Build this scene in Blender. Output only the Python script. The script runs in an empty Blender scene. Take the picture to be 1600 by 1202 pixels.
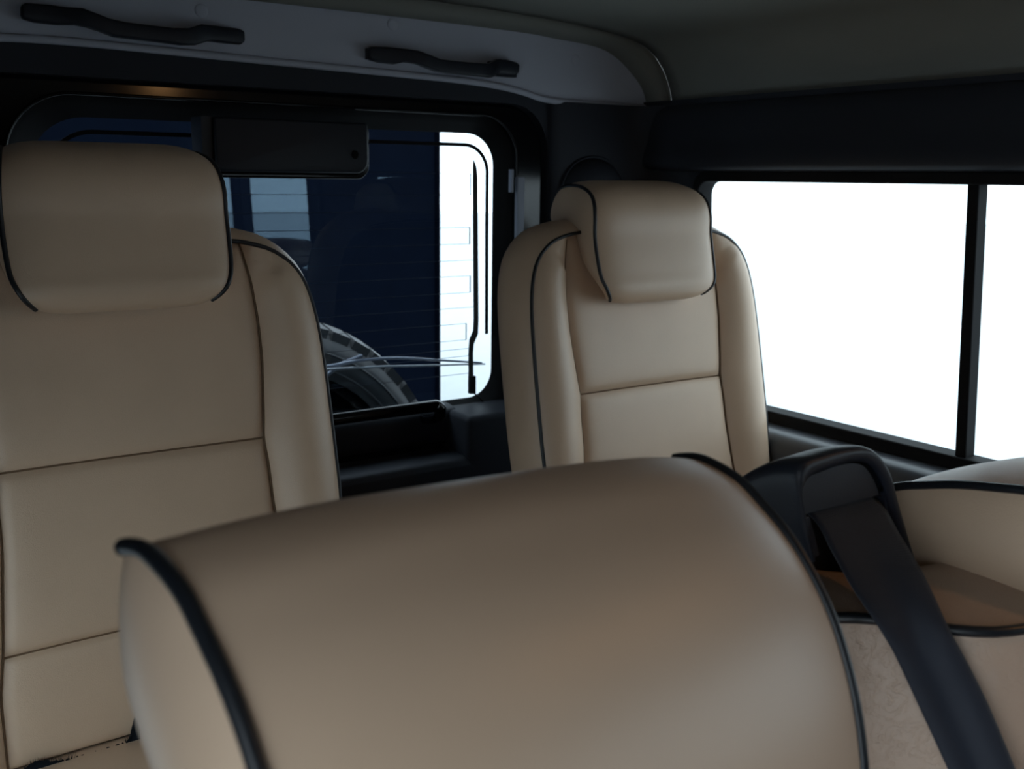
import bpy, bmesh, math, random
from mathutils import Vector, Matrix
random.seed(7)
PI = math.pi
SC = bpy.context.scene
COL = SC.collection

# ---------------------------------------------------------------- camera
cd = bpy.data.cameras.new('camera'); cam = bpy.data.objects.new('camera', cd); COL.objects.link(cam)
RIGHT = Vector((0.82241741, -0.56874327, 0.01267657))
DOWN = Vector((-0.10183977, -0.16911304, -0.98032109))
FWD = Vector((0.5596948, 0.80494215, -0.1970022))
m = Matrix.Identity(4)
for i in range(3):
    m[i][0] = RIGHT[i]; m[i][1] = -DOWN[i]; m[i][2] = -FWD[i]
cam.matrix_world = m
cd.sensor_width = 36.0; cd.lens = 36.0 * 1599.29 / 1600.0
cd.clip_start = 0.02; cd.clip_end = 200
cd.dof.use_dof = True; cd.dof.focus_distance = 1.05; cd.dof.aperture_fstop = 11.0
SC.camera = cam

# ---------------------------------------------------------------- world and exposure
w = bpy.data.worlds.new('overcast_sky'); SC.world = w; w.use_nodes = True
bg = w.node_tree.nodes['Background']
bg.inputs[0].default_value = (0.80, 0.92, 1.0, 1); bg.inputs[1].default_value = 2.85
SC.view_settings.view_transform = 'Standard'; SC.view_settings.look = 'None'
SC.view_settings.gamma = 1.0; SC.view_settings.use_curve_mapping = False
SC.view_settings.exposure = 0.0
SC.cycles.use_denoising = True
SC.cycles.max_bounces = 10; SC.cycles.diffuse_bounces = 6; SC.cycles.transparent_max_bounces = 16
SC.cycles.sample_clamp_indirect = 6.0

# ---------------------------------------------------------------- materials
def mat(name, col, rough=0.6, spec=0.5, bump=0, bscale=400, bdist=0.001, metal=0, var=0, wr=0, wave=None, sheen=0):
    M = bpy.data.materials.new(name); M.use_nodes = True
    nt = M.node_tree; b = nt.nodes['Principled BSDF']
    b.inputs['Base Color'].default_value = (*col, 1); b.inputs['Roughness'].default_value = rough
    b.inputs['Specular IOR Level'].default_value = spec; b.inputs['Metallic'].default_value = metal
    tc = nt.nodes.new('ShaderNodeTexCoord')
    hs = []
    if sheen: b.inputs['Sheen Weight'].default_value = sheen
    if var:
        n = nt.nodes.new('ShaderNodeTexNoise'); n.inputs['Scale'].default_value = 9; n.inputs['Detail'].default_value = 4
        nt.links.new(tc.outputs['Object'], n.inputs['Vector'])
        r = nt.nodes.new('ShaderNodeMapRange'); r.inputs['From Min'].default_value = .3; r.inputs['From Max'].default_value = .7
        r.inputs['To Min'].default_value = 1 - var; r.inputs['To Max'].default_value = 1 + var
        nt.links.new(n.outputs['Fac'], r.inputs['Value'])
        mx = nt.nodes.new('ShaderNodeVectorMath'); mx.operation = 'SCALE'; mx.inputs[0].default_value = col
        nt.links.new(r.outputs[0], mx.inputs['Scale']); nt.links.new(mx.outputs[0], b.inputs['Base Color'])
    last = None
    if bump:
        n = nt.nodes.new('ShaderNodeTexVoronoi'); n.inputs['Scale'].default_value = bscale
        ns = nt.nodes.new('ShaderNodeTexNoise'); ns.inputs['Scale'].default_value = bscale * .6
        nt.links.new(tc.outputs['Object'], n.inputs['Vector']); nt.links.new(tc.outputs['Object'], ns.inputs['Vector'])
        ad = nt.nodes.new('ShaderNodeMath'); ad.operation = 'ADD'
        nt.links.new(n.outputs['Distance'], ad.inputs[0]); nt.links.new(ns.outputs['Fac'], ad.inputs[1])
        bp = nt.nodes.new('ShaderNodeBump'); bp.inputs['Strength'].default_value = bump; bp.inputs['Distance'].default_value = bdist
        nt.links.new(ad.outputs[0], bp.inputs['Height']); last = bp
    if wr:   # soft creases in the hide
        n = nt.nodes.new('ShaderNodeTexNoise'); n.inputs['Scale'].default_value = 70; n.inputs['Detail'].default_value = 4
        n.inputs['Distortion'].default_value = 1.6
        nt.links.new(tc.outputs['Object'], n.inputs['Vector'])
        ab = nt.nodes.new('ShaderNodeMath'); ab.operation = 'SUBTRACT'; ab.inputs[1].default_value = .5
        nt.links.new(n.outputs['Fac'], ab.inputs[0])
        a2 = nt.nodes.new('ShaderNodeMath'); a2.operation = 'ABSOLUTE'; nt.links.new(ab.outputs[0], a2.inputs[0])
        r = nt.nodes.new('ShaderNodeMapRange'); r.inputs['From Max'].default_value = .04
        nt.links.new(a2.outputs[0], r.inputs['Value'])
        bp = nt.nodes.new('ShaderNodeBump'); bp.inputs['Strength'].default_value = wr; bp.inputs['Distance'].default_value = .0006
        nt.links.new(r.outputs[0], bp.inputs['Height'])
        if last: nt.links.new(last.outputs[0], bp.inputs['Normal'])
        last = bp
    if wave:
        n = nt.nodes.new('ShaderNodeTexWave'); n.inputs['Scale'].default_value = wave; n.bands_direction = 'Z'
        nt.links.new(tc.outputs['Object'], n.inputs['Vector'])
        bp = nt.nodes.new('ShaderNodeBump'); bp.inputs['Strength'].default_value = .35; bp.inputs['Distance'].default_value = .0006
        nt.links.new(n.outputs['Fac'], bp.inputs['Height']); last = bp
    if last: nt.links.new(last.outputs[0], b.inputs['Normal'])
    return M

LEATHER = mat('cream_leather', (0.61, 0.44, 0.31), .42, .6, bump=.3, bscale=900, bdist=.0005, var=.04)
LEATHER_S = mat('smooth_cream_leather', (0.58, 0.42, 0.30), .42, .6, bump=.06, bscale=1100, bdist=.0003, var=.03)
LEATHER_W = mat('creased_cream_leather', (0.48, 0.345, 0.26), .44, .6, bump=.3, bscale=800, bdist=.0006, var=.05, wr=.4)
SEAM = mat('seam_thread', (0.16, 0.10, 0.06), .8, .2)
PIPING = mat('black_vinyl_piping', (0.008, 0.010, 0.014), .38, .5)
PLASTIC = mat('black_grained_plastic', (0.012, 0.015, 0.024), .45, .4, bump=.25, bscale=1300, bdist=.0003)
LEDGE = mat('satin_ledge_plastic', (0.045, 0.050, 0.060), .34, .6, bump=.1, bscale=900, bdist=.0002)
TRIM = mat('dark_trim_plastic', (0.026, 0.029, 0.038), .6, .25, bump=.15, bscale=900, bdist=.0003)
PAINT = mat('black_glossy_paint', (0.003, 0.0035, 0.005), .13, .4)
RUBBER = mat('black_rubber', (0.006, 0.006, 0.007), .75, .2)
TYRE = mat('tyre_rubber', (0.11, 0.11, 0.115), .62, .4, bump=.2, bscale=300, bdist=.0006, var=.25)
HEADLINER = mat('grey_headliner_cloth', (0.50, 0.52, 0.60), .95, .1, bump=.25, bscale=1500, bdist=.0003)
ROOFLINER = mat('warm_grey_roof_cloth', (0.22, 0.22, 0.20), .95, .1, bump=.25, bscale=1500, bdist=.0003)
WEB = mat('navy_black_webbing', (0.011, 0.015, 0.027), .62, .4, wave=420, sheen=.15)
STEEL = mat('grey_painted_steel', (0.22, 0.24, 0.30), .45, .5)
CARPET = mat('dark_carpet', (0.02, 0.02, 0.022), 1, .1, bump=.6, bscale=500)
NAVY = mat('navy_cladding_paint', (0.0012, 0.0024, 0.006), .9, .02, var=.1)
GROUND = mat('pale_concrete', (0.60, 0.61, 0.62), .85, .3, bump=.2, bscale=60, var=.03)
WIRE = mat('heater_wire', (0.05, 0.06, 0.08), .7, .1)
BUS = mat('heater_busbar', (0.035, 0.035, 0.03), .6, .3)
SILVER = mat('silver_rubber_blade', (0.35, 0.37, 0.40), .35, .5)
FRAY = mat('frayed_black_lining', (0.008, 0.011, 0.016), .9, .2)

def glass_mat(name, tint, refl):
    M = bpy.data.materials.new(name); M.use_nodes = True; nt = M.node_tree; nt.nodes.clear()
    o = nt.nodes.new('ShaderNodeOutputMaterial'); t = nt.nodes.new('ShaderNodeBsdfTransparent'); g = nt.nodes.new('ShaderNodeBsdfGlossy')
    t.inputs[0].default_value = (*tint, 1); g.inputs['Roughness'].default_value = 0.0; g.inputs['Color'].default_value = (.55, .78, 1.0, 1)
    fc = nt.nodes.new('ShaderNodeLayerWeight'); fc.inputs['Blend'].default_value = .5
    pw = nt.nodes.new('ShaderNodeMath'); pw.operation = 'POWER'; pw.inputs[1].default_value = 5
    nt.links.new(fc.outputs['Facing'], pw.inputs[0])
    lw = nt.nodes.new('ShaderNodeMapRange'); lw.inputs['To Min'].default_value = refl; lw.inputs['To Max'].default_value = 1
    nt.links.new(pw.outputs[0], lw.inputs['Value'])
    mx = nt.nodes.new('ShaderNodeMixShader')
    nt.links.new(lw.outputs[0], mx.inputs[0]); nt.links.new(t.outputs[0], mx.inputs[1]); nt.links.new(g.outputs[0], mx.inputs[2])
    nt.links.new(mx.outputs[0], o.inputs[0]); return M
GLASS = glass_mat('clear_window_glass', (.86, .92, .93), .07)
RGLASS = glass_mat('rear_window_glass', (.82, .89, .93), .09)

# ---------------------------------------------------------------- helpers
ORG = {}
def thing(name, label, cat, loc, group=None):
    o = bpy.data.objects.new(name, None); COL.objects.link(o); o.location = loc
    o.empty_display_size = .05
    o['label'] = label; o['category'] = cat
    if group: o['group'] = group
    ORG[o] = Vector(loc); return o
def tag(o, label=None, cat=None, group=None, kind=None):
    if label: o['label'] = label
    if cat: o['category'] = cat
    if group: o['group'] = group
    if kind: o['kind'] = kind
    return o
def obj(name, verts, faces, material, parent=None, smooth=True, origin=None):
    org = ORG[parent] if parent is not None else Vector(origin or (0, 0, 0))
    me = bpy.data.meshes.new(name)
    me.from_pydata([tuple(Vector(v) - org) for v in verts], [], faces); me.update()
    if smooth: me.polygons.foreach_set('use_smooth', [True] * len(me.polygons))
    me.materials.append(material)
    o = bpy.data.objects.new(name, me); COL.objects.link(o)
    if parent is not None: o.parent = parent
    else: o.location = org
    ORG[o] = org
    return o
def struct(*a, **k):
    return tag(obj(*a, **k), kind='structure')
def catmull(pts, n, closed=False):
    P = [Vector(p) for p in pts]; out = []
    N = len(P); segs = N if closed else N - 1
    for i in range(segs):
        if closed: p0, p1, p2, p3 = P[(i-1) % N], P[i], P[(i+1) % N], P[(i+2) % N]
        else: p0, p1, p2, p3 = P[max(i-1, 0)], P[i], P[i+1], P[min(i+2, N-1)]
        for k in range(n):
            t = k / n
            out.append(.5 * ((2*p1) + (p2-p0)*t + (2*p0-5*p1+4*p2-p3)*t*t + (3*p1-p0-3*p2+p3)*t**3))
    if not closed: out.append(P[-1])
    return out
def resample(pts, n):
    P = [Vector(p) for p in pts]; d = [0]
    for i in range(1, len(P)): d.append(d[-1] + (P[i]-P[i-1]).length)
    out = []; j = 0
    for k in range(n):
        s = d[-1] * k / (n-1)
        while j < len(P)-2 and d[j+1] < s: j += 1
        L = d[j+1]-d[j]; out.append(P[j].lerp(P[j+1], (s-d[j])/L if L > 0 else 0))
    return out
def grid(f, nu, nv):
    vs = [f(i/(nu-1), j/(nv-1)) for j in range(nv) for i in range(nu)]
    fs = [(j*nu+i, j*nu+i+1, (j+1)*nu+i+1, (j+1)*nu+i) for j in range(nv-1) for i in range(nu-1)]
    return vs, fs
def merge(*parts):
    V, Fs = [], []
    for v, f in parts:
        k = len(V); V += list(v); Fs += [tuple(a+k for a in q) for q in f]
    return V, Fs
def tube(path, r, n=8, closed=False, cap=True):
    P = [Vector(p) for p in path]; N = len(P); V = []; Fs = []
    up = None
    for i, p in enumerate(P):
        t = (P[(i+1) % N] - P[i-1]) if closed else (P[min(i+1, N-1)] - P[max(i-1, 0)])
        t.normalize()
        if up is None:
            up = Vector((0, 0, 1)) if abs(t.z) < .9 else Vector((0, 1, 0))
        a = t.cross(up)
        if a.length < 1e-4: a = t.cross(Vector((1, 0, 0)))
        a.normalize(); b = a.cross(t).normalized(); up = b
        rr = r(i/(N-1)) if callable(r) else r
        for k in range(n):
            A = 2*PI*k/n; V.append(p + a*math.cos(A)*rr + b*math.sin(A)*rr)
    for i in range(N if closed else N-1):
        for k in range(n):
            i2 = (i+1) % N; Fs.append((i*n+k, i*n+(k+1) % n, i2*n+(k+1) % n, i2*n+k))
    if cap and not closed:
        Fs.append(tuple(range(n))); Fs.append(tuple((N-1)*n+k for k in range(n))[::-1])
    return V, Fs
def rrect(x0, z0, x1, z1, r, n=8):
    rs = r if isinstance(r, (tuple, list)) else (r,)*4      # radii: lower left, lower right, upper right, upper left
    out = []
    for (cx, cz, a0, q) in ((x0+rs[0], z0+rs[0], PI, rs[0]), (x1-rs[1], z0+rs[1], 1.5*PI, rs[1]), (x1-rs[2], z1-rs[2], 0, rs[2]), (x0+rs[3], z1-rs[3], .5*PI, rs[3])):
        for k in range(n+1):
            a = a0 + .5*PI*k/n; out.append((cx + q*math.cos(a), cz + q*math.sin(a)))
    return out
def ring(outer, inner, y0, y1, axis='y'):
    """flat ring between two loops of equal count, extruded from y0 to y1"""
    N = len(outer); V = []
    def P(p, y): return (p[0], y, p[1]) if axis == 'y' else (y, p[0], p[1])
    for y in (y0, y1):
        for L in (outer, inner):
            V += [P(p, y) for p in L]
    Fs = []
    for i in range(N):
        j = (i+1) % N
        Fs += [(i, j, N+j, N+i), (2*N+i, 3*N+i, 3*N+j, 2*N+j), (N+i, N+j, 3*N+j, 3*N+i), (i, 2*N+i, 2*N+j, j)]
    return V, Fs
def loopbox(loop, y0, y1, axis='y'):
    N = len(loop)
    def P(p, y): return (p[0], y, p[1]) if axis == 'y' else (y, p[0], p[1])
    V = [P(p, y0) for p in loop] + [P(p, y1) for p in loop]
    return V, [tuple(range(N))[::-1], tuple(range(N, 2*N))] + [(i, (i+1) % N, N+(i+1) % N, N+i) for i in range(N)]
def bevel(o, w, seg=3, angle=35):
    b = o.modifiers.new('bevel', 'BEVEL'); b.width = w; b.segments = seg; b.limit_method = 'ANGLE'; b.angle_limit = math.radians(angle)
    return o
def box(x0, y0, z0, x1, y1, z1):
    V = [(x, y, z) for z in (z0, z1) for y in (y0, y1) for x in (x0, x1)]
    return V, [(0, 2, 3, 1), (4, 5, 7, 6), (0, 1, 5, 4), (2, 6, 7, 3), (0, 4, 6, 2), (1, 3, 7, 5)]
def interp(tab, x):
    if x <= tab[0][0]: return tab[0][1]
    for a, b in zip(tab, tab[1:]):
        if x <= b[0]:
            t = (x-a[0])/(b[0]-a[0]); return a[1] + (b[1]-a[1])*t
    return tab[-1][1]
def plate(outer, holes, y0, y1, axis='y'):
    """flat plate with holes, from a filled curve; loops in (x,z) or (y,z)"""
    c = bpy.data.curves.new('tmp', 'CURVE'); c.dimensions = '2D'; c.fill_mode = 'BOTH'; c.extrude = abs(y1-y0)/2
    for L in [outer] + list(holes):
        s = c.splines.new('POLY'); s.points.add(len(L)-1); s.use_cyclic_u = True
        for p, q in zip(s.points, L): p.co = (q[0], q[1], 0, 1)
    o = bpy.data.objects.new('tmp', c); COL.objects.link(o)
    dg = bpy.context.evaluated_depsgraph_get(); me = bpy.data.meshes.new_from_object(o.evaluated_get(dg))
    ym = (y0+y1)/2
    V = [((v.co.x, ym+v.co.z, v.co.y) if axis == 'y' else (ym+v.co.z, v.co.x, v.co.y)) for v in me.vertices]
    Fs = [tuple(p.vertices) for p in me.polygons]
    bpy.data.objects.remove(o); bpy.data.curves.remove(c); bpy.data.meshes.remove(me)
    return V, Fs

# ================================================================ SETTING: the car body seen from inside
XR, XL = 1.52, -0.10          # inner faces of the side walls
YB, YF = 1.68, -1.75          # rear wall and added front light blocker
ZF = -1.00
XM = (XR+XL)/2
# roof: arched cross section swept along the car
half = [(1.518, .150), (1.508, .187), (1.480, .232), (1.428, .266), (1.33, .284), (1.18, .294), (.95, .300), (XM, .302)]
sect = [Vector((x, 0, z)) for x, z in half]
sect = catmull(sect, 8); sect += [Vector((2*XM-p.x, 0, p.z)) for p in reversed(sect[:-1])]
ys = [1.615, 1.58, 1.3, .9, .4, 0, -.6, -1.2, YF]
V = [(p.x, y, p.z) for y in ys for p in sect]; n = len(sect)
Fs = [(j*n+i, j*n+i+1, (j+1)*n+i+1, (j+1)*n+i) for j in range(len(ys)-1) for i in range(n-1)]
ceiling = struct('ceiling', V, Fs, ROOFLINER)
sk = ceiling.modifiers.new('s', 'SOLIDIFY'); sk.thickness = .03; sk.offset = 1

# rear cove: raised rim that rolls from the roof to the recessed rear panel
inner_arc = [(1.509, .150), (1.491, .187), (1.457, .218), (1.413, .246), (1.362, .261), (1.25, .268), (1.158, .273), (.885, .277), (XM, .279)]
def arc_full(h):
    a = catmull([Vector((x, 0, z)) for x, z in h], 8); a += [Vector((2*XM-p.x, 0, p.z)) for p in reversed(a[:-1])]
    return resample(a, 160)
IA = arc_full([(x - .012 if x > 1.3 else x, z) for x, z in inner_arc]); OA = arc_full(half)
def rim(u, v):
    i = min(159, round(u*159)); a, b = IA[i], OA[i]
    p = a.lerp(b, v); y = 1.672 - .057*v
    nrm = Vector((XM - p.x, 0, .05 - p.z)).normalized()
    q = p + nrm * (.016*math.sin(PI*v)**.8)
    return (q.x, y - .016*math.sin(PI*v)**.7, q.z)
V, Fs = grid(rim, 160, 12)
struct('trim_1', V, Fs, ROOFLINER)
# recessed rear headliner panel with a lower edge that follows the door opening
low = [(1.50, .148), (1.32, .148), (1.26, .1485), (1.215, .152), (1.175, .1605), (1.12, .1685), (1.04, .174), (.873, .178), (.641, .182), (.394, .187), (.28, .186), (.235, .180), (.20, .165), (.17, .15), (XL+.02, .149)]
low = [Vector((x, 0, z)) for x, z in catmull([Vector((a, b)) for a, b in low], 6)]
up = [p for p in IA]
loop = [(p.x, p.z) for p in up] + [(p.x, p.z) for p in reversed(low)]
V, Fs = plate(loop, [], 1.664, 1.672)
cove = struct('trim_2', V, Fs, HEADLINER, smooth=False)
for (x, z) in ((.556, .252), (.893, .262), (1.30, .232)):          # cloth covered press studs on the cove panel
    obj('press_stud', *grid(lambda u, v: (x + .011*math.sin(v*PI/2)*math.cos(2*PI*u), 1.6645 - .003*math.cos(v*PI/2), z + .011*math.sin(v*PI/2)*math.sin(2*PI*u)), 21, 6), HEADLINER, cove)
# lower lip of the rear headliner (soft rolled edge)
V, Fs = tube([(p.x, 1.662, p.z + .002) for p in low], .006, 8)
struct('trim_3', V, Fs, HEADLINER)

# rear wall with the door opening
dooro = rrect(.185, -.93, 1.243, .142, (.05, .05, .085, .085))
V, Fs = plate([(XL, -1.0), (XR, -1.0), (XR, .30), (XL, .30)], [dooro], 1.676, 1.70)
struct('wall_rear', V, Fs, TRIM, smooth=False)
# moulded corner trims beside the door
def corner(sx):
    X = lambda x: x if sx > 0 else 2*XM - x
    prof = [(1.243, 1.676), (1.25, 1.662), (1.28, 1.655), (1.38, 1.650), (1.44, 1.640), (1.475, 1.60), (1.488, 1.54), (1.492, 1.49)]
    pr_ = catmull([Vector((a, b, 0)) for a, b in prof], 4)
    zs = [-.44 + i*(.15+.44)/12 for i in range(13)]
    V = [(X(p.x + .028*(z < -9)), p.y, z) for z in zs for p in pr_]; n = len(pr_)
    return V, [(j*n+i, j*n+i+1, (j+1)*n+i+1, (j+1)*n+i) for j in range(12) for i in range(n-1)]
for k, s in enumerate((1, -1)):
    V, Fs = corner(s); struct('trim_%d' % (4+k), V, Fs, TRIM)

# side walls -------------------------------------------------
def wx(z, side):     # gentle tumblehome above the waist
    x = 1.51 - .020*max(0, (z+.43)/.43)
    return x if side > 0 else 2*XM - x
wins = [(.50, 1.492), (-.60, .145), (-1.50, -.72)]
for side, nm in ((1, 'right'), (-1, 'left')):
    if side < 0: wins = [(.48, 1.12)]  # unseen low window, sized and placed to brighten the lower left seat
    use = [0, 1, 2] if side > 0 else [0]      # on the left the unseen middle door is left open to add light
    zt, zb = (.002, -.432) if side > 0 else (-.25, -.64)
    holes = [rrect(wins[k][0], zb, wins[k][1], zt, .028) for k in use] + ([] if side > 0 else [rrect(-.62, -.93, .20, .03, .05)])
    V, Fs = plate([(YF, ZF), (1.70, ZF), (1.70, .16), (YF, .16)], holes, 0, .03, axis='x')
    V = [(wx(v[2], side) + side*v[0], v[1], v[2]) for v in V]
    struct('wall_'+nm, V, Fs, TRIM, smooth=False)
    # rubber frame round each window, pane(s) and the division bar
    for wi in use:
        a, b = wins[wi]
        o_ = rrect(a-.020, zb-.023, b+.014, zt+.018, .036); i_ = rrect(a+.001, zb+.002, b-.001, zt-.002, .026)
        V, Fs = ring(o_, i_, -.012, .030, axis='x')
        V = [(wx(v[2], side) + side*v[0], v[1], v[2]) for v in V]
        fr = struct('window_%d' % (wi + 1 + (3 if side < 0 else 0)), V, Fs, RUBBER, smooth=False); bevel(fr, .003, 2)
        ORG[fr] = Vector((0, 0, 0))
        bars = {0: (.904, .904-.010), 1: (.055, .050), 2: None}[wi]
        x0, x1 = (a+.001, b-.001)
        spans = [(x0, bars[0]), (bars[0], x1)] if bars else [(x0, x1)]
        for s0, s1 in spans:
            V = [(wx(z, side) + side*.018, y, z) for y, z in ((s0, zb), (s1, zb), (s1, zt), (s0, zt))]
            obj('pane', V, [(0, 1, 2, 3)], GLASS, fr, smooth=False)
        if bars:
            hw = .0095 if wi == 0 else .024
            V, Fs = box(0, bars[0]-hw, -.431, .026, bars[0]+hw, zt)
            V = [(wx(v[2], side) + side*(v[0]-.004), v[1] + (-.012*(-v[2]/.43) + .006 if wi == 0 else 0), v[2]) for v in V]
            bevel(obj('division_bar', V, Fs, RUBBER, fr, smooth=False), .002, 2)
    # padded black band between window and headliner
    prof = [(0, .152), (-.020, .150), (-.032, .135), (-.038, .110), (-.042, .075), (-.048, .045), (-.045, .028), (-.028, .020), (0, .018)]
    pp = catmull([Vector((a, b, 0)) for a, b in prof], 5)
    yy = [1.672, 1.3, .9, .4, 0, -.6, -1.2, YF]
    V = [(wx(0, side) + side*(p.x + .012), y, p.y) for y in yy for p in pp]; n = len(pp)
    Fs = [(j*n+i, j*n+i+1, (j+1)*n+i+1, (j+1)*n+i) for j in range(len(yy)-1) for i in range(n-1)]
    struct('trim_%d' % (6 if side > 0 else 7), V, Fs, TRIM)
    # lower trim panel whose rounded ledge runs under the window
    if side < 0: yys = [[1.672, 1.3, 1.15], [-.64, -1.2, YF]]
    else: yys = [yy]
    prof = [(.010, -.450), (-.022, -.453), (-.042, -.457), (-.055, -.466), (-.062, -.482), (-.064, -.51), (-.062, -.60), (-.060, -.75), (-.060, ZF)]
    pp = catmull([Vector((a, b, 0)) for a, b in prof], 5)
    n = len(pp)
    for q, yy_ in enumerate(yys):
        V = [(wx(-.43, side) + side*p.x, y, p.y) for y in yy_ for p in pp]
        Fs = [(j*n+i, j*n+i+1, (j+1)*n+i+1, (j+1)*n+i) for j in range(len(yy_)-1) for i in range(n-1)]
        struct('trim_%d' % (8 if side > 0 else 9+q), V, Fs, LEDGE)

# floor, and an unseen solid front added to cut light from the windscreen
V, Fs = box(XL-.03, YF-.03, ZF-.04, XR+.03, 1.72, ZF)
struct('floor', V, Fs, CARPET, smooth=False)
V, Fs = plate([(XL, ZF), (XR, ZF), (XR, .31), (XL, .31)], [], YF-.03, YF)
struct('wall_front_blocker', V, Fs, TRIM, smooth=False)
# ---------------------------------------------------------------- rear door
GL = rrect(.300, -.437, 1.144, .085, (.05, .055, .060, .085), 10)
DO = rrect(.195, -.93, 1.234, .134, (.04, .04, .080, .080), 10)
MID = rrect(.262, -.470, 1.176, .118, (.05, .05, .080, .10), 10)
door = struct('door_1', *plate(DO, [MID], 1.684, 1.715), PAINT, smooth=False); bevel(door, .004, 3)
# stepped reveal from the door skin to the glass
N = len(MID); V = [(p[0], 1.700, p[1]) for p in MID] + [(p[0], 1.722, p[1]) for p in GL] + [(.722+(p[0]-.722)*1.05, 1.7235, -.176+(p[1]+.176)*1.07) for p in GL]
Fs = [(i, (i+1) % N, N+(i+1) % N, N+i) for i in range(N)] + [(N+i, N+(i+1) % N, 2*N+(i+1) % N, 2*N+i) for i in range(N)]
obj('glazing_reveal', V, Fs, RUBBER, door)
V, Fs = tube([(p[0], 1.684, p[1]) for p in MID], .0028, 8, closed=True)
obj('edge_bead', V, Fs, PAINT, door)
V, Fs = loopbox(rrect(.268, -.465, 1.184, .120, (.05, .055, .060, .085), 10), 1.726, 1.7262)
pane = obj('pane', [v for v in V[:len(GL)]], [tuple(range(len(GL)))], RGLASS, door, smooth=False)
# printed black border line inset from the glass edge
bl_ = [(.325, -.30), (.325, -.02)] + rrect(.325, -.4, 1.1315, .0635, (.04, .05, .052, .07), 10)[33:44] + rrect(.325, -.4, 1.1315, .0635, (.04, .05, .052, .07), 10)[22:33][::-1]
bl_ = bl_[:2] + [p for p in rrect(.325, -.4, 1.1315, .0635, (.04, .05, .052, .07), 10)[33:44][::-1]] + [p for p in rrect(.325, -.4, 1.1315, .0635, (.04, .05, .052, .07), 10)[22:33][::-1]] + [(1.1315, -.10), (1.133, -.31)]
def ribbon(path, w0, y0, y1):
    L_, R2 = [], []
    for i_, p in enumerate(path):
        a_ = path[max(0, i_-1)]; b_ = path[min(len(path)-1, i_+1)]; d = math.hypot(b_[0]-a_[0], b_[1]-a_[1])
        nx, nz = -(b_[1]-a_[1])/d*w0/2, (b_[0]-a_[0])/d*w0/2
        L_.append((p[0]+nx, p[1]+nz)); R2.append((p[0]-nx, p[1]-nz))
    return loopbox(L_ + R2[::-1], y0, y1)
obj('border_line', *ribbon(bl_, .0068, 1.7215, 1.7235), RUBBER, pane, smooth=False)
# demister: bus bar and wires
L = [(1.0985, .036), (1.105, .022), (1.1075, 0), (1.112, -.279), (1.111, -.308), (1.101, -.328), (1.0995, -.345), (1.1005, -.405)]
R_ = [(1.098, .036), (1.097, .02), (1.097, 0), (1.1005, -.279), (1.0995, -.300), (1.0905, -.318), (1.0885, -.345), (1.089, -.405)]
V, Fs = loopbox([(x, z) for x, z in L] + [(x, z) for x, z in reversed(R_)], 1.7200, 1.7215)
obj('busbar', V, Fs, BUS, pane, smooth=False)
zs = [.009, -.032, -.064, -.095, -.127, -.159, -.190, -.223, -.253, -.285, -.318, -.336, -.351, -.387]
pairs = {0: 1.0935, 1: 1.0935, 3: 1.0925, 4: 1.0925, 6: 1.094, 7: 1.094, 9: 1.085, 10: 1.085}
for i, z in enumerate(zs):
    xe = pairs.get(i, 1.100 if i < 11 else 1.090)
    obj('heater_wire', *box(.34, 1.7222, z-.0004, xe, 1.7228, z+.0004), WIRE, pane, smooth=False)
for i, j in ((0, 1), (3, 4), (6, 7), (9, 10)):
    obj('heater_wire', *box(pairs[i]-.0022, 1.7222, zs[j], pairs[i], 1.7228, zs[i]), WIRE, pane, smooth=False)
obj('wiring_connector', *box(1.088, 1.710, -.428, 1.100, 1.721, -.392), RUBBER, pane, smooth=False)
V, Fs = tube(catmull([(1.094, 1.713, -.425), (1.105, 1.705, -.436), (1.115, 1.70, -.45)], 5), .0016, 6)
obj('wiring_lead', V, Fs, RUBBER, pane)
# lower inner door: sill, shelf and corner box
prof = [(1.722, -.437), (1.690, -.440), (1.672, -.447), (1.668, -.470), (1.676, -.500), (1.690, -.515), (1.680, -.522), (1.640, -.523), (1.612, -.525), (1.602, -.535), (1.600, -.56), (1.605, -.70), (1.61, -.93)]
pp = catmull([Vector((a, b, 0)) for a, b in prof], 5); n = len(pp)
V = [(x, p.x, p.y) for x in (.20, .5, .8, 1.03) for p in pp]
Fs = [(j*n+i, j*n+i+1, (j+1)*n+i+1, (j+1)*n+i) for j in range(3) for i in range(n-1)]
obj('lower_panel', V, Fs, TRIM, door)
bx = obj('corner_housing', *box(1.012, 1.600, -.93, 1.225, 1.716, -.445), TRIM, door, smooth=True); bevel(bx, .012, 4)
# grab rail below the window
path = [(.30, 1.66, -.44), (.30, 1.62, -.425), (.31, 1.603, -.414), (.34, 1.60, -.413), (.7, 1.60, -.414), (.92, 1.60, -.414), (.942, 1.60, -.416), (.953, 1.603, -.424), (.957, 1.62, -.440), (.958, 1.675, -.455)]
obj('grab_rail', *tube(catmull(path, 6), .0115, 12), PAINT, door)
# latch striker and a small buffer on the closing edge
bevel(obj('striker_plate', *box(1.171, 1.674, -.118, 1.189, 1.684, .004), STEEL, door, smooth=False), .002, 2)
obj('rubber_buffer', *box(1.158, 1.676, -.026, 1.163, 1.686, .018), STEEL, door, smooth=False)

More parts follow.
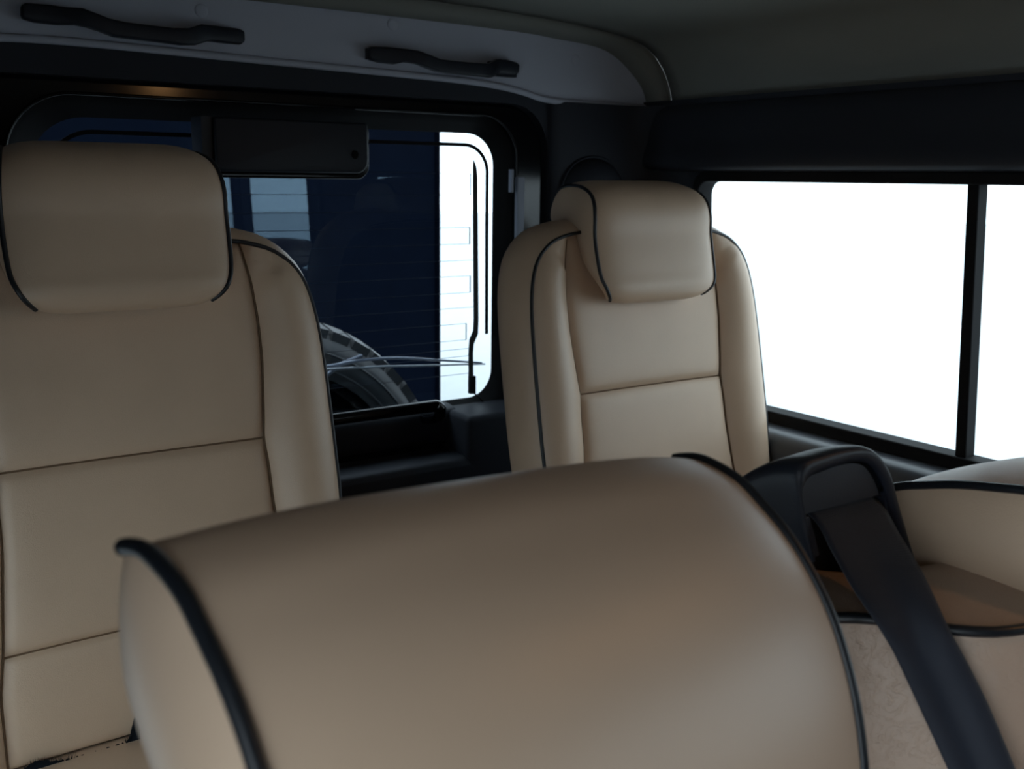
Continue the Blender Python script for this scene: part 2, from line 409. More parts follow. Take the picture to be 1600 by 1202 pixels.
# high level brake light housing on the glass
bl = thing('brake_light_housing', 'black plastic box hanging over the top of the rear window, with a screw hole', 'brake light', (.70, 1.68, .085))
hl = rrect(.566, .006, .848, .092, (.008, .022, .006, .006), 6)
V, Fs = loopbox(hl, 1.655, 1.715)
V = [(v[0] - (.010 if v[1] < 1.66 and v[0] > .7 else 0), v[1], v[2]) for v in V]
h = obj('housing', V, Fs, PLASTIC, bl, smooth=True); bevel(h, .004, 3)
lip = rrect(.560, -.004, .846, .088, (.008, .024, .006, .006), 6); lip2 = rrect(.570, .006, .838, .080, (.006, .020, .006, .006), 6)
bevel(obj('rim', *ring(lip, lip2, 1.668, 1.700), PAINT, bl, smooth=True), .002, 2)
obj('mounting_post', *box(.548, 1.665, -.004, .566, 1.716, .092), PLASTIC, bl, smooth=False)
c = [(.812 + .0055*math.cos(2*PI*k/16), .038 + .0075*math.sin(2*PI*k/16)) for k in range(16)]
c2 = [(.812 + .0040*math.cos(2*PI*k/16), .038 + .0058*math.sin(2*PI*k/16)) for k in range(16)]
obj('screw_recess', *merge(loopbox(c2, 1.6540, 1.6546), ring(c, c2, 1.6525, 1.656)), RUBBER, bl, smooth=False)

# warm interior lamp on the roof, just behind the photographer
dl = thing('dome_lamp', 'small round warm interior lamp on the roof lining above the second row', 'lamp', (1.0, -.05, .30))
cc = [(1.0 + .045*math.cos(2*PI*k/28), -.05 + .045*math.sin(2*PI*k/28)) for k in range(28)]
obj('lamp_base', [(x, y, z) for z in (.299, .288) for x, y in cc], [tuple(range(28)), tuple(range(28, 56))[::-1]] + [(k, (k+1) % 28, 28+(k+1) % 28, 28+k) for k in range(28)], PLASTIC, dl, smooth=False)
WARM = mat('warm_lamp_lens', (.9, .7, .4), .4)
WARM.node_tree.nodes['Principled BSDF'].inputs['Emission Color'].default_value = (1, .52, .20, 1)
WARM.node_tree.nodes['Principled BSDF'].inputs['Emission Strength'].default_value = 55
obj('lens', *grid(lambda u, v: (1.0 + .034*math.sin(v*PI/2)*math.cos(2*PI*u), -.05 + .034*math.sin(v*PI/2)*math.sin(2*PI*u), .288 - .012*math.cos(v*PI/2)), 25, 8), WARM, dl)

# ---------------------------------------------------------------- grab handles on the cove
H1 = [(0.293, 0.232), (0.299, 0.235), (0.329, 0.236), (0.351, 0.234), (0.372, 0.233), (0.388, 0.228), (0.407, 0.222), (0.43, 0.219), (0.462, 0.218), (0.5, 0.217), (0.523, 0.219), (0.544, 0.227), (0.574, 0.229), (0.606, 0.228), (0.618, 0.225), (0.618, 0.209), (0.611, 0.204), (0.586, 0.204), (0.556, 0.204), (0.546, 0.2), (0.532, 0.195), (0.509, 0.193), (0.473, 0.195), (0.439, 0.196), (0.412, 0.197), (0.396, 0.202), (0.377, 0.207), (0.361, 0.21), (0.338, 0.209), (0.309, 0.21), (0.295, 0.213), (0.292, 0.218)]
H2 = [(0.836, 0.215), (0.841, 0.219), (0.871, 0.221), (0.904, 0.219), (0.924, 0.217), (0.945, 0.212), (0.968, 0.206), (1.001, 0.205), (1.042, 0.205), (1.072, 0.206), (1.086, 0.212), (1.098, 0.217), (1.121, 0.218), (1.144, 0.215), (1.152, 0.211), (1.15, 0.196), (1.142, 0.192), (1.118, 0.191), (1.097, 0.191), (1.09, 0.185), (1.078, 0.182), (1.05, 0.182), (1.014, 0.182), (0.979, 0.183), (0.958, 0.185), (0.937, 0.19), (0.919, 0.195), (0.901, 0.197), (0.886, 0.193), (0.858, 0.194), (0.841, 0.197), (0.837, 0.201)]
for H, lab in ((H1, 'long black grab handle at the left end of the grey headliner above the rear window'),
               (H2, 'shorter black grab handle on the headliner, nearer the rear corner pillar')):
    x0 = min(p[0] for p in H); x1 = max(p[0] for p in H)
    t = thing('grab_handle', lab, 'grab handle', ((x0+x1)/2, 1.664, .21), 'grab handles on the rear headliner')
    pad = (x1-x0)*.24
    mid = [p for p in H]
    def stand(x):      # the grip stands off the panel between the two end pads
        a = min(1, max(0, (x-x0-pad*.55)/(pad*.6))); b = min(1, max(0, (x1-x-pad*.55)/(pad*.6)))
        s = min(a, b); return .020*(3*s*s-2*s**3)
    N = len(mid); V = []
    cxz = lambda p, k: p
    for dy in (-.020, -.004):
        V += [(p[0], 1.662 + dy - stand(p[0]), p[1]) for p in mid]
    # split top and bottom chains into quads so the bend stays smooth
    top = list(range(0, 16)); bot = [31-k for k in range(16)]
    Fs = []
    for k in range(15):
        a, b_, c_, d = top[k], top[k+1], bot[k+1], bot[k]
        Fs += [(a, b_, c_, d), (N+d, N+c_, N+b_, N+a)]
    Fs += [(i, N+i, N+(i+1) % N, (i+1) % N) for i in range(N)]
    g = obj('grip', V, Fs, PLASTIC, t); bevel(g, .004, 3, 50)
    for xa, xb in ((x0+.003, x0+pad*.8), (x1-pad*.8, x1-.003)):
        zc = [p[1] for p in H if xa-.02 <= p[0] <= xb+.02]; za, zb = min(zc)+.006, max(zc)-.004
        obj('end_mount', *box(xa, 1.650, za, xb, 1.666, zb), PLASTIC, t, smooth=False)

# belt anchor cover on the rear corner pillar
t = thing('belt_anchor_cover', 'dark domed plastic cover on the corner pillar behind the far headrest', 'trim cover', (1.345, 1.655, 0))
def dome(u, v):
    A = 2*PI*u; r = math.sin(v*PI/2)
    return (1.345 + .078*r*math.cos(A), 1.660 - .045*math.cos(v*PI/2), -.02 + .064*r*math.sin(A))
obj('cover', *grid(dome, 33, 12), TRIM, t)
c = [(1.345 + .082*math.cos(2*PI*k/32), -.02 + .068*math.sin(2*PI*k/32)) for k in range(32)]; c2 = [(1.345+(p[0]-1.345)*.95, -.02+(p[1]+.02)*.95) for p in c]
obj('rim', *ring(c, c2, 1.650, 1.662), PLASTIC, t)

# ================================================================ HEADREST builder
def headrest(front, back, xc, parent, name='headrest', crown=.008, bulge=.014, hwb=None, N=56, M=33, X=None, Y=None, Z=None, leather=None, rp=.003, cexp=3.6, O=Vector((0, 0, 0))):
    leather = leather or LEATHER
    if X is None: X, Y, Z = Vector((1, 0, 0)), Vector((0, 1, 0)), Vector((0, 0, 1))
    W = lambda x, y, z: O + X*(x-O.x) + Y*(y-O.y) + Z*(z-O.z)
    f = resample(catmull([Vector(p) for p in front], 6), N)             # (y, z, half width)
    b = resample(catmull([Vector((p[0], p[1], 0)) for p in back], 6), N)
    def nrm(i):
        t = f[min(i+1, N-1)] - f[max(i-1, 0)]; t = Vector((t.x, t.y)).normalized(); return Vector((-t.y, t.x))
    sgn = 1
    mid = N//2
    if (Vector((f[mid].x, f[mid].y)) - Vector((b[mid].x, b[mid].y))).dot(nrm(mid)) < 0: sgn = -1
    def fp(u, v):
        i = round(v*(N-1)); q = f[i]; n_ = nrm(i)*sgn; uu = 2*u-1
        e = max(0, math.sin(PI*v))**.35
        c = crown*(1-abs(uu)**cexp)*e
        return W(xc+uu*q.z, q.x+n_.x*c, q.y+n_.y*c)
    o = obj(name, *grid(fp, M, N), leather, parent)
    def side(s):
        def g(u, v):
            i = round(v*(N-1)); q, r = f[i], b[i]; e = max(0, math.sin(PI*v))**.5
            rb = r.z
            hb = q.z*(hwb if hwb else .9)
            x = q.z*(1-u) + hb*u + bulge*math.sin(PI*min(1, u*1.0))**.8*e
            return W(xc+s*x, q.x*(1-u)+r.x*u, q.y*(1-u)+r.y*u)
        return grid(g, 14, N)
    for s in (-1, 1):
        obj('headrest_side' if parent else 'side_panel', *side(s), leather, o)
        pp_ = [W(xc+s*q.z*(1+0), q.x + nrm(i).x*sgn*.0006, q.y + nrm(i).y*sgn*.0006) for i, q in enumerate(f)][:N-4]
        obj('piping', *tube(pp_, rp, 10), PIPING, o)
    def bp(u, v):
        i = round(v*(N-1)); hb = f[i].z*(hwb if hwb else .9); uu = 2*u-1
        return W(xc+uu*hb, b[i].x, b[i].y)
    obj('rear_panel', *grid(bp, 9, N), leather, o)
    return o

# ================================================================ THIRD-ROW SEAT
HW = [(.236, -.72), (.246, -.65), (.253, -.55), (.257, -.43), (.257, -.386), (.256, -.316), (.254, -.246), (.25, -.193), (.241, -.15), (.226, -.121), (.2, -.0995), (.172, -.0895), (.139, -.084), (.07, -.079), (0, -.078)]
XS = [(-.72, .187), (-.68, .187), (-.60, .186), (-.55, .178), (-.43, .166), (-.38, .165), (-.345, .162), (-.31, .166), (-.24, .172), (-.19, .172), (-.14, .168), (-.10, .160), (-.087, .157)]
def base_y(z): return 1.285 + .2*(z+.345)
def third_seat(xc, name, label):
    root = thing(name, label, 'car seat', (xc, 1.30, ZF), 'cream leather seats in the rearmost row')
    outl = catmull([Vector((a, 0, b)) for a, b in HW], 8)
    # portion of the outline up to the point where the seam meets it
    cut = [p for p in outl if p.x > .158 or p.z < -.2]
    cut = resample(cut, 60)
    def S(v):
        z = -.72 + (-.0875+.72)*v
        return Vector((interp(XS, z), base_y(z) - .002, z))
    def bol(s):
        def g(u, v):
            i = min(59, round(v*59)); o_ = cut[i]; a = S(v)
            ob = Vector((o_.x, base_y(o_.z)-.015, o_.z)); p = a.lerp(ob, u)
            w_ = (ob-a).length; B = .017*min(1, w_/.09)
            p.y -= B*(math.sin(PI*min(1, max(0, u)))**.62) + .010*u*(1-u)*4*(v < .9)
            p.y -= .0
            return (xc+s*p.x, p.y, p.z)
        return grid(g, 22, 60)
    for s in (-1, 1): obj('side_bolster', *bol(s), LEATHER, root)
    ztop = [(0, -.078), (.07, -.079), (.139, -.084), (.172, -.0895)]
    def panel(z0, z1, top, B):
        def g(u, v):
            uu = 2*u-1; zt = z1
            if top: zt = interp(ztop, abs(uu)*.157)
            z = z0 + (zt-z0)*v; x = uu*interp(XS, z)
            ew = (1-abs(uu)**10)**.5 if abs(uu) < 1 else 0
            vv = abs(2*v-1); eh = (1-vv**9)**.5 if vv < 1 else 0
            y = base_y(z) - .0005 - B*ew*eh + .004*(1-uu*uu)
            if top: y += .014*(max(0, v-.55)/.45)**2*(1-uu**4)
            return (xc+x, y, z)
        return grid(g, 44, 40)
    obj('upper_panel', *panel(-.345, None, True, .011), LEATHER, root)
    obj('middle_panel', *panel(-.555, -.345, False, .011), LEATHER, root)
    obj('lower_panel', *panel(-.683, -.555, False, .010), LEATHER, root)
    for s in (-1, 1):
        obj('seam', *tube([(xc+s*S(k/40).x, S(k/40).y-.0015, S(k/40).z) for k in range(41)], .0013, 6), SEAM, root)
    for z in (-.345, -.555):
        obj('seam', *tube([(xc + u*interp(XS, z), base_y(z)-.0015+.004*(1-u*u), z) for u in [k/10-1 for k in range(21)]], .0013, 6), SEAM, root)
    full = outl + [Vector((-p.x, 0, p.z)) for p in reversed(outl[:-1])]
    full = resample(full, 130)
    def nr(i):
        t = full[min(129, i+1)] - full[max(0, i-1)]; n_ = Vector((t.z, 0, -t.x)).normalized()
        c_ = full[i] - Vector((0, 0, -.4))
        return n_ if n_.dot(c_) > 0 else -n_
    def band(u, v):
        i = round(v*129); p = full[i]; n_ = nr(i)
        out = .017*math.sin(PI*min(1, u*1.05))**.75 - .020*max(0, u-.6)/.4 if u < .95 else -.018
        q = p + n_*out
        return (xc+q.x, base_y(p.z) - .015 + .118*u, q.z)
    obj('side_panel', *grid(band, 14, 130), LEATHER, root)
    obj('piping', *tube([(xc+p.x, base_y(p.z)-.0165, p.z) for p in full], .0030, 8), PIPING, root)
    def back(u, v):
        i = round(v*64); a, b_ = full[i], full[129-i]; p = a.lerp(b_, u)
        k = .93
        return (xc+p.x*k, base_y(p.z)+.100, p.z - .012)
    obj('back_shell', *grid(back, 12, 65), PLASTIC, root)
    # cushion
    def cush(u, v):
        uu = 2*u-1; y = .80 + .46*v
        z = -.640 - .052*v**1.5 - .12*(abs(uu)**8) - .10*(max(0, .12-v)/.12)**2
        z += .010*math.exp(-((abs(uu)-.8)/.14)**2)
        return (xc+uu*.262, y, z)
    cu = obj('cushion', *grid(cush, 34, 30), LEATHER, root)
    obj('cushion_base', *box(xc-.255, .82, -.86, xc+.255, 1.26, -.72), PLASTIC, root, smooth=False)
    for sx in (-.18, .18):
        obj('seat_leg', *box(xc+sx-.02, .95, ZF, xc+sx+.02, 1.15, -.86), PLASTIC, root, smooth=False)
    # headrest, front curve (y, z, half width) from the rear lip over the top to the chin
    dz = .031
    F_ = [(1.432, -.026, .100), (1.420, -.012, .104), (1.400, -.005, .108), (1.37, -.003, .112), (1.341, -.006, .117), (1.312, -.016, .123), (1.297, -.032, .127), (1.291, -.054, .1295), (1.290, -.08, .130), (1.284, -.109, .130), (1.274, -.145, .128), (1.267, -.163, .122), (1.268, -.174, .115), (1.275, -.183, .106), (1.287, -.188, .099), (1.302, -.185, .094)]
    B_ = [(1.436, -.030), (1.450, -.042), (1.452, -.056), (1.440, -.069), (1.413, -.074), (1.385, -.078), (1.363, -.088), (1.345, -.108), (1.33, -.128), (1.314, -.147), (1.308, -.168), (1.306, -.180), (1.304, -.187)]
    F_ = [(a, b+dz, c) for a, b, c in F_]; B_ = [(a, b+dz) for a, b in B_]
    hr = headrest(F_, B_, xc-.004, root, crown=.012, bulge=.011, cexp=7)
    for s in (-.05, .05):
        obj('headrest_post', *tube([(xc+s, 1.37, -.12), (xc+s, 1.372, -.04)], .006, 10), STEEL, hr)
    return root
seatL = third_seat(.325, 'third_row_seat', 'large cream leather seat at the left, headrest raised, in front of the rear window')

# frayed black lining hanging in the gap under the left backrest
V = []; Fs = []
pts = []
z0 = -.6885
for k in range(60):
    x = .325 - .175 + .135*k/59
    h = .004 + .010*math.exp(-((k-8)/7)**2) + .030*math.exp(-((k-57)/2.6)**2) + .003*random.random()
    pts.append((x, h))
for x, h in pts: V += [(x, base_y(z0)-.016, z0-.006), (x, base_y(z0)-.014, z0+h), (x, base_y(z0)-.012, z0+h)]
for k in range(59): Fs += [(3*k, 3*k+3, 3*k+4, 3*k+1), (3*k+1, 3*k+4, 3*k+5, 3*k+2)]
for _ in range(260):            # loose threads
    k = random.choice(list(range(2, 26)) + list(range(52, 60))*3); x, h = pts[k]
    L_ = random.uniform(.004, .013); dx = random.uniform(-.004, .004); i = len(V)
    V += [(x-.0003, base_y(z0)-.0150, z0+h*.7), (x+.0003, base_y(z0)-.0150, z0+h*.7), (x+dx, base_y(z0)-.016, z0+h*.7+L_)]
    Fs.append((i, i+1, i+2))
obj('frayed_lining', V, Fs, FRAY, seatL, smooth=False)

def copy_tree(o, parent=None, skip=()):
    c = o.copy(); COL.objects.link(c); c.parent = parent
    if parent is not None: c.matrix_parent_inverse = o.matrix_parent_inverse.copy()
    for ch in list(o.children):
        if ch.name.startswith(skip): continue
        copy_tree(ch, c, skip)
    return c
seatR = copy_tree(seatL, None, ('frayed_lining',))
seatR.location = (1.189, 1.30, ZF)
seatR['label'] = 'smaller cream leather seat in the rear right corner, between rear window and side window'
for ch in seatR.children:
    if ch.name.startswith('headrest'): ch.location.z -= .038

# ================================================================ SECOND-ROW SEAT A (nearest headrest)
th, ro = math.radians(10), math.radians(-5)
XA = Vector((math.cos(th)*math.cos(ro), math.sin(th)*math.cos(ro), math.sin(ro)))
YA = Vector((-math.sin(th), math.cos(th), 0)); ZA = XA.cross(YA)
ROOTA = (.24, .33, ZF)
seatA = thing('second_row_seat', 'blurred cream leather headrest nearest the camera, filling the lower middle', 'car seat', ROOTA, 'cream leather seats in the second row')
FA = [(.321, -.1105), (.314, -.1085), (.302, -.1075), (.281, -.113), (.265, -.123), (.25, -.134), (.236, -.148), (.222, -.167), (.2115, -.187), (.203, -.209), (.196, -.236), (.193, -.262), (.193, -.285), (.200, -.302), (.214, -.312)]
BA = [(.323, -.113), (.331, -.126), (.334, -.137), (.334, -.150), (.329, -.164), (.316, -.177), (.298, -.190), (.28, -.207), (.265, -.232), (.252, -.257), (.24, -.282), (.228, -.302), (.218, -.312)]
P0 = Vector((.105, .296, 0))   # left piping foot of the fitted plane, before scaling
_l = Vector((.0, .0, 0))
xl = .0
# the fitted plane of the left edge, in the tilted axes
xl = 0.86 * (Vector((.105*1.0, .296, -.19)).dot(XA)); wA = .86*.36
def wid(z, h):      # rounded lower corners
    return h - .03*max(0, (-.275 - z)/.037)**2
FAa = [(y, z, wid(z, wA/2)) for y, z in FA]
headrest(FAa, BA, xl + wA/2, seatA, crown=.015, bulge=.013, X=XA, Y=YA, Z=ZA, N=80, M=49, rp=.0031, hwb=.95, leather=LEATHER_S)

def back_slab(parent, path, ztop, zbot, thick, name, leather, rise=.012):
    """upholstered backrest: front skin along a plan path, rolled top and rear shell"""
    P_ = resample(catmull([Vector((a, b, 0)) for a, b in path], 8), 70)
    def front(u, v):
        i = round(u*69); p = P_[i]; z = ztop + (zbot-ztop)*v
        t = (P_[min(69, i+1)]-P_[max(0, i-1)]).normalized(); n_ = Vector((t.y, -t.x, 0))
        if n_.y > 0 and abs(n_.y) > abs(n_.x): n_ = -n_
        q = p + n_*(.008*math.sin(PI*min(1, v*4))**.8 if v < .25 else .0) + Vector((0, -.10*(ztop-z), 0))
        return (q.x, q.y, q.z if False else z)
    fr = obj(name, *grid(front, 70, 40), leather, parent)
    def top(u, v):
        i = round(u*69); p = P_[i]; c = Vector((p.x*.96+.04*.78, p.y+thick, 0)) if p.y + thick < .47 else Vector((p.x, .47, 0))
        q = p.lerp(c, v); z = ztop + rise*math.sin(PI*min(v, .9))**.6 - .02*max(0, v-.8)/.2
        return (q.x, q.y, z)
    obj('top_panel', *grid(top, 70, 14), leather, parent)
    def rear(u, v):
        i = round(u*69); p = P_[i]; z = ztop - .012 + (zbot-ztop)*v
        c = Vector((p.x*.96+.04*.78, min(p.y+thick, .47) - .0*(ztop-z), 0))
        return (c.x, c.y - .17*(ztop-z), z)
    obj('back_shell', *grid(rear, 70, 6), PLASTIC, parent)
    obj('backrest_piping', *tube([(p.x, p.y-.001, ztop+.001) for p in P_], .0035, 10), PIPING, parent)
    return P_
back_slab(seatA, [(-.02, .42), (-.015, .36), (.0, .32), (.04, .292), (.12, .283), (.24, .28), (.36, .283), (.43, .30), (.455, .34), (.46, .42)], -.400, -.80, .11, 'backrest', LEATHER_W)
def cushion(parent, x0, x1, y0, y1, zt):
    def g(u, v):
        uu = 2*u-1; z = zt - .10*abs(uu)**8 - .09*(max(0, .12-v)/.12)**2 + .012*math.exp(-((abs(uu)-.8)/.14)**2) - .03*v
        return ((x0+x1)/2 + uu*(x1-x0)/2, y0+(y1-y0)*v, z)
    obj('cushion', *grid(g, 30, 26), LEATHER_W, parent)
    obj('cushion_base', *box(x0+.01, y0+.02, ZF, x1-.01, y1+.08, zt-.1), PLASTIC, parent, smooth=False)
cushion(seatA, -.01, .46, -.32, .16, -.70)

# ================================================================ SECOND-ROW SEAT B (right edge of the picture)
seatB = thing('second_row_seat', 'cream leather seat at the right edge behind the black belt, headrest top catching daylight', 'car seat', (.78, .34, ZF), 'cream leather seats in the second row')
PATHB = [(.475, .440), (.480, .405), (.502, .368), (.512, .361), (.519, .354), (.543, .322), (.556, .309), (.567, .302), (.584, .296), (.62, .286), (.68, .279), (.78, .275), (.90, .279), (.98, .292), (1.03, .32), (1.05, .37), (1.055, .44)]
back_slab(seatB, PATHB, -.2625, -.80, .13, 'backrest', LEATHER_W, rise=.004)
FB = [(.446, -.232), (.437, -.222), (.424, -.2155), (.408, -.2105), (.38, -.203), (.352, -.198), (.33, -.195), (.305, -.197), (.28, -.207), (.262, -.225), (.252, -.25), (.247, -.28), (.246, -.31), (.25, -.330), (.26, -.342)]
BB = [(.448, -.236), (.452, -.25), (.446, -.260), (.43, -.265), (.402, -.268), (.372, -.270), (.344, -.2745), (.325, -.279), (.308, -.290), (.295, -.305), (.283, -.325), (.268, -.340)]
FBb = [(y, z, .14) for y, z in FB]
rb = math.radians(5)
headrest(FBb, BB, .78, seatB, crown=.017, bulge=.008, leather=LEATHER, N=80, M=49, rp=.0032, hwb=.97, cexp=2.6,
         X=Vector((math.cos(rb), 0, -math.sin(rb))), Y=Vector((0, 1, 0)), Z=Vector((math.sin(rb), 0, math.cos(rb))), O=Vector((.64, .3, -.2)))
obj('stitched_seam', *tube(resample([(.6400, y, z-.001) for y, z in BB[3:9]], 40), .0022, 8), LEATHER_W, seatB)
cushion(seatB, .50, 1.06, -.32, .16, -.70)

# third place of the second row, against the right side wall
seatC = thing('second_row_seat', 'cream leather seat against the right wall, seen only as a reflection in the rear window', 'car seat', (1.22, .34, ZF), 'cream leather seats in the second row')
back_slab(seatC, [(1.075, .44), (1.08, .38), (1.09, .32), (1.12, .285), (1.22, .275), (1.34, .285), (1.38, .32), (1.39, .38), (1.395, .44)], -.30, -.80, .12, 'backrest', LEATHER_W, rise=.004)
headrest([(y, z-.01, .12) for y, z in FB], [(y, z-.01) for y, z in BB], 1.235, seatC, crown=.012, bulge=.008, leather=LEATHER_W, rp=.0032)
cushion(seatC, 1.075, 1.42, -.32, .16, -.70)

# ================================================================ SEAT BELT on the shoulder of seat B
belt = thing('seat_belt', 'black shoulder belt coming out of its plastic guide beside the nearest headrest', 'seat belt', (.56, .42, -.27))
# guide moulding: rounded hood, front face outline in (x,z) at y=.40 swept rearwards
fo = [(.512, -.238), (.502, -.215), (.493, -.185), (.493, -.174), (.500, -.169), (.515, -.1675), (.535, -.1665), (.556, -.168), (.568, -.172), (.580, -.181), (.590, -.194), (.600, -.214), (.612, -.236), (.633, -.272)]
fi = [(.516, -.236), (.508, -.214), (.5005, -.194), (.5005, -.186), (.506, -.1805), (.520, -.1785), (.537, -.177), (.552, -.1775), (.564, -.181), (.573, -.188), (.582, -.199), (.592, -.217), (.604, -.238), (.622, -.272)]
NF = 60
fo_ = resample(catmull([Vector((a, 0, b)) for a, b in fo], 6), NF); fi_ = resample(catmull([Vector((a, 0, b)) for a, b in fi], 6), NF)
def hood(u, v):
    i = round(u*(NF-1)); p = fo_[i]
    if v < .2:                      # rounded front lip
        k = v/.2; q = fi_[i].lerp(p, math.sin(k*PI/2)); y = .400 - .004*math.sin(k*PI) + .002*k
        return (q.x, y, q.z)
    k = (v-.2)/.8
    c = Vector((.56, 0, -.24)); q = c.lerp(p, 1 - .10*k*k); q.z -= .028*k**1.6
    q.x -= .004*k
    return (q.x, .402+.062*k, q.z)
hd = obj('guide_housing', *grid(hood, NF, 24), PLASTIC, belt)
hd.modifiers.new('s', 'SOLIDIFY').thickness = .002
# inner groove and slot panel
def brow(u, v):
    i = int(u*(NF-1)); 
    return None
za = -.2065
top_ = [(.545 + (p.x-.545)*.965, p.z - .0018) for p in fi_ if p.z > -.2045]
V = []
for k, (x, z) in enumerate(top_):
    xb = .507 + (.5865-.507)*k/(len(top_)-1)
    V += [(x, .4030, z), (xb, .4030, -.2062), (xb, .4085, -.2072)]
Fs = []
for k in range(len(top_)-1): Fs += [(3*k, 3*k+1, 3*k+4, 3*k+3), (3*k+1, 3*k+2, 3*k+5, 3*k+4)]
obj('slot_panel', V, Fs, PLASTIC, belt, smooth=False)
V, Fs = merge(([(p.x, .404, p.z) for p in fi_] + [(p.x, .430, p.z) for p in fi_], [(i, i+1, NF+i+1, NF+i) for i in range(NF-1)]),
              box(.512, .432, -.275, .612, .436, -.215))
obj('guide_throat', V, Fs, RUBBER, belt, smooth=False)
bevel(obj('left_cheek', *loopbox([(.5055, -.2075), (.5105, -.2075), (.5235, -.236), (.5175, -.238)], .401, .424), PLASTIC, belt, smooth=False), .001, 2)
bevel(obj('right_cheek', *loopbox([(.5865, -.2045), (.590, -.2045), (.611, -.250), (.604, -.252), (.592, -.226)], .401, .424), PLASTIC, belt, smooth=False), .001, 2)
Lp = [(0.519, 0.425, -0.204), (0.516, 0.4, -0.212), (0.512, 0.384, -0.225), (0.507, 0.364, -0.241), (0.506, 0.347, -0.255), (0.513, 0.338, -0.273), (0.52, 0.327, -0.298), (0.527, 0.317, -0.322), (0.534, 0.306, -0.348), (0.539, 0.298, -0.367), (.548, .28, -.41), (.56, .262, -.47)]
Rp = [(0.583, 0.425, -0.204), (0.583, 0.401, -0.212), (0.571, 0.377, -0.224), (0.551, 0.345, -0.237), (0.537, 0.318, -0.257), (0.543, 0.309, -0.276), (0.549, 0.3, -0.296), (0.555, 0.291, -0.319), (0.561, 0.281, -0.345), (0.565, 0.274, -0.364), (.575, .256, -.41), (.588, .238, -.47)]
Lp = [(x-.004*k, y-.006*k, z) for (x, y, z), k in zip(Lp, [0, 0, 0, .3, .6, 1, 1.3, 1.6, 2, 2.4, 3, 3.6])]; Rp = [(x-.004*k, y-.006*k, z) for (x, y, z), k in zip(Rp, [0, 0, 0, .3, .6, 1, 1.3, 1.6, 2, 2.4, 3, 3.6])]
Lq = resample(catmull(Lp, 8), 90); Rq = resample(catmull(Rp, 8), 90)
def web(u, v):
    i = round(v*89); p = Lq[i].lerp(Rq[i], u)
    d = (Rq[i]-Lq[i]).normalized(); n_ = Vector((-.68, -.73, .12)).normalized()
    return tuple(p + n_*(.0012*math.sin(u*2*PI*1.5+.5)*min(1, v*3)))
wb = obj('webbing', *grid(web, 15, 90), WEB, belt)
sm = wb.modifiers.new('s', 'SOLIDIFY'); sm.thickness = .0014; sm.offset = 0

# ================================================================ OUTSIDE the rear window
# spare wheel
sw = thing('spare_wheel', 'spare wheel with a chunky dusty tyre mounted outside the rear door', 'wheel', (.715, 1.95, -.68))
CX, CZ, RT = .722, -.655, .380
tp = [(1.846, .285), (1.838, .315), (1.842, .340), (1.856, .358), (1.874, .372), (1.90, .378), (1.95, .380), (2.00, .378), (2.03, .372), (2.048, .355), (2.055, .33), (2.048, .285)]
def tyre(u, v):
    i = round(v*(len(tp)-1)); y, r = tp[i]; A = 2*PI*u
    return (CX + r*math.cos(A), y, CZ + r*math.sin(A))
obj('tyre_carcass', *grid(tyre, 97, len(tp)), TYRE, sw)
V, Fs = [], []
def block(a0, a1, y0, y1, r0, r1, skew=0):
    i = len(V)
    for r in (r0, r1):
        for (a, y) in ((a0, y0), (a1, y0), (a1+skew, y1), (a0+skew, y1)):
            rr = r - (.010 if y in (1.858, 2.042) else 0)
            V.append((CX+rr*math.cos(a), y, CZ+rr*math.sin(a)))
    Fs.extend([(i+4, i+5, i+6, i+7), (i, i+1, i+5, i+4), (i+1, i+2, i+6, i+5), (i+2, i+3, i+7, i+6), (i+3, i, i+4, i+7)])
nb = 46
for k in range(nb):
    A = 2*PI*k/nb; s = 2*PI/nb
    block(A, A+s*.80, 1.858, 1.900, .362, .388, .02)
    block(A+s*.3, A+s*1.1, 1.908, 1.943, .372, .389, -.03)
    block(A, A+s*.8, 1.951, 1.988, .372, .389, .03)
    block(A+s*.3, A+s*1.1, 1.996, 2.042, .362, .388, -.02)
tr = obj('tread_blocks', V, Fs, TYRE, sw, smooth=False); tr['kind'] = 'stuff'
def ribb(r): return tube([(CX+r*math.cos(2*PI*k/96), 1.8395+.002, CZ+r*math.sin(2*PI*k/96)) for k in range(96)], .003, 6, closed=True)
for r in (.332, .302): obj('sidewall_rib', *ribb(r), TYRE, sw)
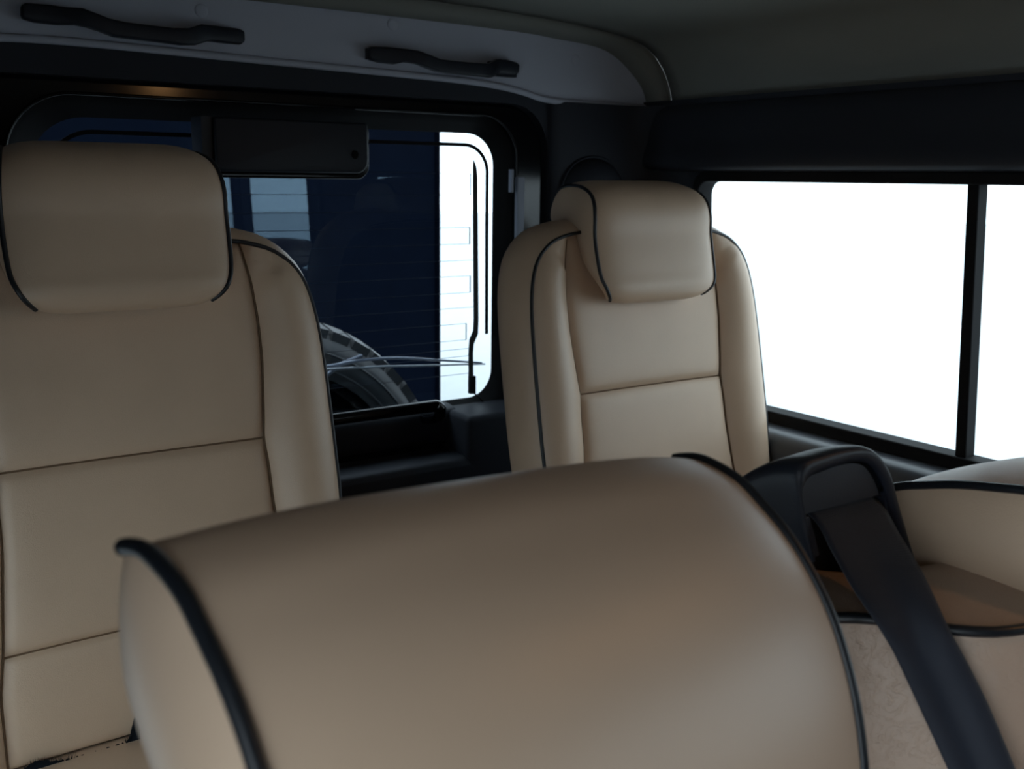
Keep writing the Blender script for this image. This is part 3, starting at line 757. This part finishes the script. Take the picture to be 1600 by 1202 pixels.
def rimf(u, v):
    tab = [(1.85, .285), (1.862, .262), (1.90, .25), (1.955, .235), (1.965, .15), (1.95, .09), (1.94, .02)]
    i = round(v*(len(tab)-1)); y, r = tab[i]; A = 2*PI*u
    return (CX + r*math.cos(A), y, CZ + r*math.sin(A))
obj('wheel_rim', *grid(rimf, 65, 7), PAINT, sw)
V, Fs = box(.55, 1.748, -.82, .88, 1.86, -.52)
obj('wheel_carrier', V, Fs, PAINT, sw, smooth=False)
# outer skin of the door below the glass
struct('wall_outer_door', *plate(rrect(XL-.03, -1.0, XR+.03, .32, .06), [rrect(.262, -.470, 1.190, .125, .06)], 1.736, 1.742), PAINT, smooth=False)

# wiper
wp = thing('rear_wiper', 'rear window wiper lying level across the bottom of the glass, outside', 'wiper', (.66, 1.76, -.36))
obj('blade', *tube([(.50, 1.750, -.347), (.7, 1.7495, -.351), (.9, 1.749, -.360), (1.146, 1.747, -.377)], lambda t: .0034 - .0018*t, 8), SILVER, wp)
pth = catmull([(.70, 1.757, -.352), (.80, 1.760, -.352), (.875, 1.765, -.347), (.96, 1.765, -.351), (1.06, 1.758, -.364), (1.14, 1.750, -.3745)], 6)
obj('carrier', *tube(pth, lambda t: .0042 - .0022*t, 8), STEEL, wp)
obj('arm', *tube([(.70, 1.80, -.47), (.74, 1.785, -.42), (.83, 1.770, -.352), (.875, 1.768, -.339)], .004, 8), STEEL, wp)
obj('pivot', *tube([(.70, 1.735, -.47), (.70, 1.81, -.47)], .011, 12), PAINT, wp)

# ground and navy building
struct('ground', [(-40, -40, -1.55), (40, -40, -1.55), (40, 40, -1.55), (-40, 40, -1.55)], [(0, 1, 2, 3)], GROUND, smooth=False)
nv = thing('navy_building', 'dark navy blue clad wall standing behind the car, seen through the rear window', 'building', (0, 4.6, -1.55))
obj('wall', *box(-5.2, 4.50, -1.55, 2.645, 9.0, 2.6), NAVY, nv, smooth=False)
bevel(obj('corner_post', *box(2.655, 4.475, -1.55, 2.662, 4.60, 2.6), NAVY, nv, smooth=False), .002, 1)
obj('roof_coping', *box(-5.25, 4.44, 2.6, 2.70, 9.05, 2.68), NAVY, nv, smooth=False)
